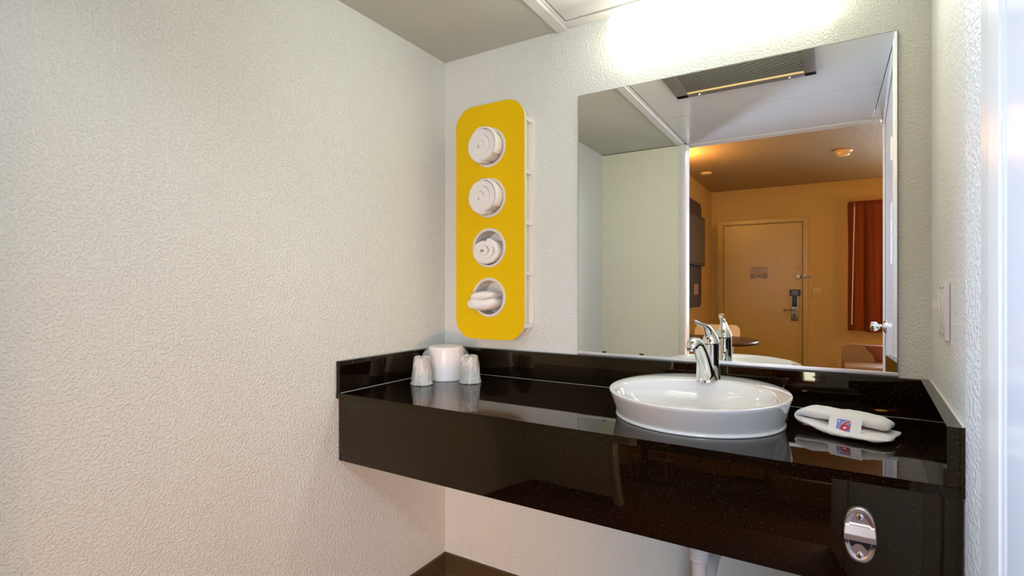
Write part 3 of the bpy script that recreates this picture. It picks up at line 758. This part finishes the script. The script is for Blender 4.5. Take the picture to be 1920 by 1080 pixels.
# ---------------------------------------------------------------- bottle opener on the apron
bo = thing('bottle_opener', 'brushed steel oval bottle opener screwed to the black counter front', 'bottle opener', (1.4150, -.5562, .7375))
b = N(); OW, OH = .0262, .0530; nr, na = 26, 72
def oz(x, z):
    """height of the pressed plate above the wall"""
    r = (abs(x / OW) ** 2.35 + abs(z / OH) ** 2.35) ** (1 / 2.35)
    edge = min(1, max(0, (1 - r) / .10)); h = .0015 + .0055 * sin(edge * pi / 2)
    if z > .017: h -= .0022 * min(1, max(0, (.80 - r) / .10)) * min(1, (z - .017) / .004)
    if -.010 < z <= .017: h += .0060 * min(1, (.021 - z) / .020) * min(1, (1 - r) / .06 + .25)
    if z <= -.010: h -= .0026 * min(1, max(0, (.84 - r) / .10))
    return h
zs = [1 - 2 * k / 70 for k in range(71)]; rows = []
for f in zs:
    z = OH * f * .9995; hw = OW * max(0, 1 - abs(f) ** 2.35 * .999) ** (1 / 2.35); rows.append([b.verts.new((hw * (2 * i / 36 - 1) * .9999, -oz(hw * (2 * i / 36 - 1) * .9999, z), z)) for i in range(37)])
for a_, c_ in zip(rows, rows[1:]):
    for i in range(36): b.faces.new((a_[i], a_[i + 1], c_[i + 1], c_[i]))
link('plate', b, 'steel', bo, 35)
for sx in (-1, 1):     # side slots where the plate is cut
    b = box(N(), sx * .0238 - .0024, sx * .0238 + .0022, -.0105, -.0005, -.0175, -.0050, .001); link('side_slot', b, 'black', bo)
b = N()                # dark mouth under the hood with the rounded tongue in front
pts = [(-.017, -.0110), (.017, -.0110), (.0155, -.0195), (.0115, -.0245), (.008, -.0205), (.003, -.0155), (-.003, -.0148), (-.008, -.0170), (-.0115, -.0215), (-.0145, -.0200)]
v0 = [b.verts.new((x, -.0098, z)) for x, z in pts]; v1 = [b.verts.new((x, -.003, z)) for x, z in pts]
b.faces.new(v0); b.faces.new(v1[::-1])
for i in range(len(pts)): b.faces.new((v0[i], v0[(i + 1) % len(pts)], v1[(i + 1) % len(pts)], v1[i]))
link('mouth', b, 'black', bo)
for z in (.034, -.037):
    b = N(); lathe(b, [(.0058, -.0045), (.0056, -.0068), (.003, -.0082), (.0008, -.0084)], 20, (0, 0, z), 'y'); s_ = link('screw', b, 'chrome', bo, 50)
    b = N(); box(b, -.003, .003, -.0089, -.0078, z - .0006, z + .0006); box(b, -.0006, .0006, -.0089, -.0078, z - .003, z + .003); link('slot', b, 'black', s_)

# ---------------------------------------------------------------- switch plate on the right wall
sp = thing('light_switch', 'white two-gang switch plate on the glossy white right wall', 'light switch', (xr(-.31) - .0003, -.3105, 1.1455), math.atan2(.0535, 1) * -1)
link('cover_plate', box(N(), -.0075, 0, -.060, .060, -.059, .059, .0025), 'plateplastic', sp, 40)
link('rocker_outlet', box(N(), -.0105, -.007, .012, .044, -.034, .034, .001), 'plateplastic', sp, 40)
link('toggle', box(N(), -.021, -.007, .024, .032, .000, .014, .001), 'plateplastic', sp, 40)
link('rocker', box(N(), -.0095, -.007, -.040, -.010, -.034, .034, .001), 'plateplastic', sp, 40)
for z in (-.048, .048):
    for y in (-.025, .028):
        b = N(); lathe(b, [(.003, -.0072), (.002, -.0085), (.0005, -.009)], 10, (0, y, z), 'x'); link('screw', b, 'satin', sp)

# ---------------------------------------------------------------- bedroom furniture seen in the mirror
tv = thing('media_panel', 'dark brown rounded wall unit with a television on the bedroom wall', 'media unit', (0, 0, 0))
def side_plate(name, y0, y1, z0, z1, r, x0, x1, m, parent):
    pts = rrect(abs(y1 - y0), z1 - z0, r, 8, (y0 + y1) / 2, (z0 + z1) / 2); b = N()
    a = [b.verts.new((x0, y, z)) for y, z in pts]; c = [b.verts.new((x1, y, z)) for y, z in pts]
    b.faces.new(a); b.faces.new(c[::-1])
    for i in range(len(pts)): b.faces.new((a[i], a[(i + 1) % len(pts)], c[(i + 1) % len(pts)], c[i]))
    return link(name, b, m, parent, 40)
side_plate('cabinet', -4.63, -3.50, .978, 2.16, .09, .0005, .105, 'tvbox', tv)
side_plate('television', -4.60, -3.56, 1.44, 1.99, .02, .106, .150, 'tvbox', tv)
side_plate('screen', -4.57, -3.59, 1.475, 1.965, .01, .1501, .1515, 'screen', tv)
side_plate('lower_panel', -4.58, -3.6, 1.02, 1.39, .03, .1051, .110, 'tvbox', tv)
side_plate('socket_plate', -4.42, -4.20, 1.12, 1.24, .008, .1101, .114, 'tan', tv)
for k in range(3):
    for j in range(2): side_plate('socket', -4.33 + j * .05, -4.30 + j * .05, 1.285 + k * .03, 1.305 + k * .03, .003, .1101, .1115, 'black', tv)

tb = thing('round_table', 'round dark wood table in the bedroom beside the left wall', 'table', (.445, -3.19, 0))
b = N(); lathe(b, [(.40, .712), (.412, .714), (.415, .718), (.415, .736), (.412, .740), (.002, .740)], 72); link('tabletop', b, 'wood', tb, 40)
b = N(); lathe(b, [(.035, .02), (.035, .712)], 24); link('pedestal', b, 'black', tb, 40)
b = N(); lathe(b, [(.24, .0), (.24, .012), (.05, .03), (.036, .04)], 40); link('base', b, 'black', tb, 40)
ch = thing('dining_chair', 'light wood chair with rounded backrest behind the round table', 'chair', (.385, -3.80, 0))
def chair_back():
    b = N(); pts = rrect(.44, .19, .06, 8, 0, .720); fr = []
    for yo in (0, .014):
        fr.append([b.verts.new((x, -.20 + yo - .12 * 0 + .5 * x * x - (z - .5) * .12, z)) for x, z in pts])
    b.faces.new(fr[0]); b.faces.new(fr[1][::-1]); n_ = len(pts)
    for i in range(n_): b.faces.new((fr[0][i], fr[0][(i + 1) % n_], fr[1][(i + 1) % n_], fr[1][i]))
    return b
link('backrest', chair_back(), 'lwood', ch, 40)
b = N(); prism(b, rrect(.42, .40, .06, 8, 0, 0), .44, .458); link('seat', b, 'lwood', ch, 40)
for sx in (-1, 1):
    for sy in (-1, 1):
        b = N(); tube(b, [(sx * .19, sy * .19, 0), (sx * .17, sy * .17, .439)], .012, 12); link('leg', b, 'steel', ch, 50)
    b = N(); tube(b, [(sx * .15, -.18, .44), (sx * .15, -.195, .50), (sx * .15, -.222, .66)], .010, 12); link('back_post', b, 'steel', ch, 50)

ac = thing('armchair', 'low tan and orange bedroom chair with rounded top below the curtain', 'armchair', (1.4716, -4.0, 0))
pts = [(0, .08), (0, .60), (.004, .632), (.016, .655), (.036, .671), (.062, .679), (.175, .679), (.182, .655), (.196, .630), (.222, .603), (.244, .575), (.256, .545), (.262, .50), (.264, .44), (.264, .08)]
b = N(); a_ = [b.verts.new((x, 0, z)) for x, z in pts]; c_ = [b.verts.new((x, -.05, z)) for x, z in pts]
b.faces.new(a_); b.faces.new(c_[::-1])
for i in range(len(pts)): b.faces.new((a_[i], a_[(i + 1) % len(pts)], c_[(i + 1) % len(pts)], c_[i]))
tag(link('side_panel', b, 'tan', ac, 40), 'tan curved panel')
tag(link('backrest', box(N(), .05, .62, -.13, -.0505, .42, .668, .012), 'orange', ac, 40), 'rust orange upholstered back')
tag(link('seat', box(N(), .012, .62, .0005, .42, .30, .53, .02), 'tan', ac, 40), 'tan seat block')
link('plinth', box(N(), .03, .60, -.12, .40, 0, .2995), 'tan', ac)
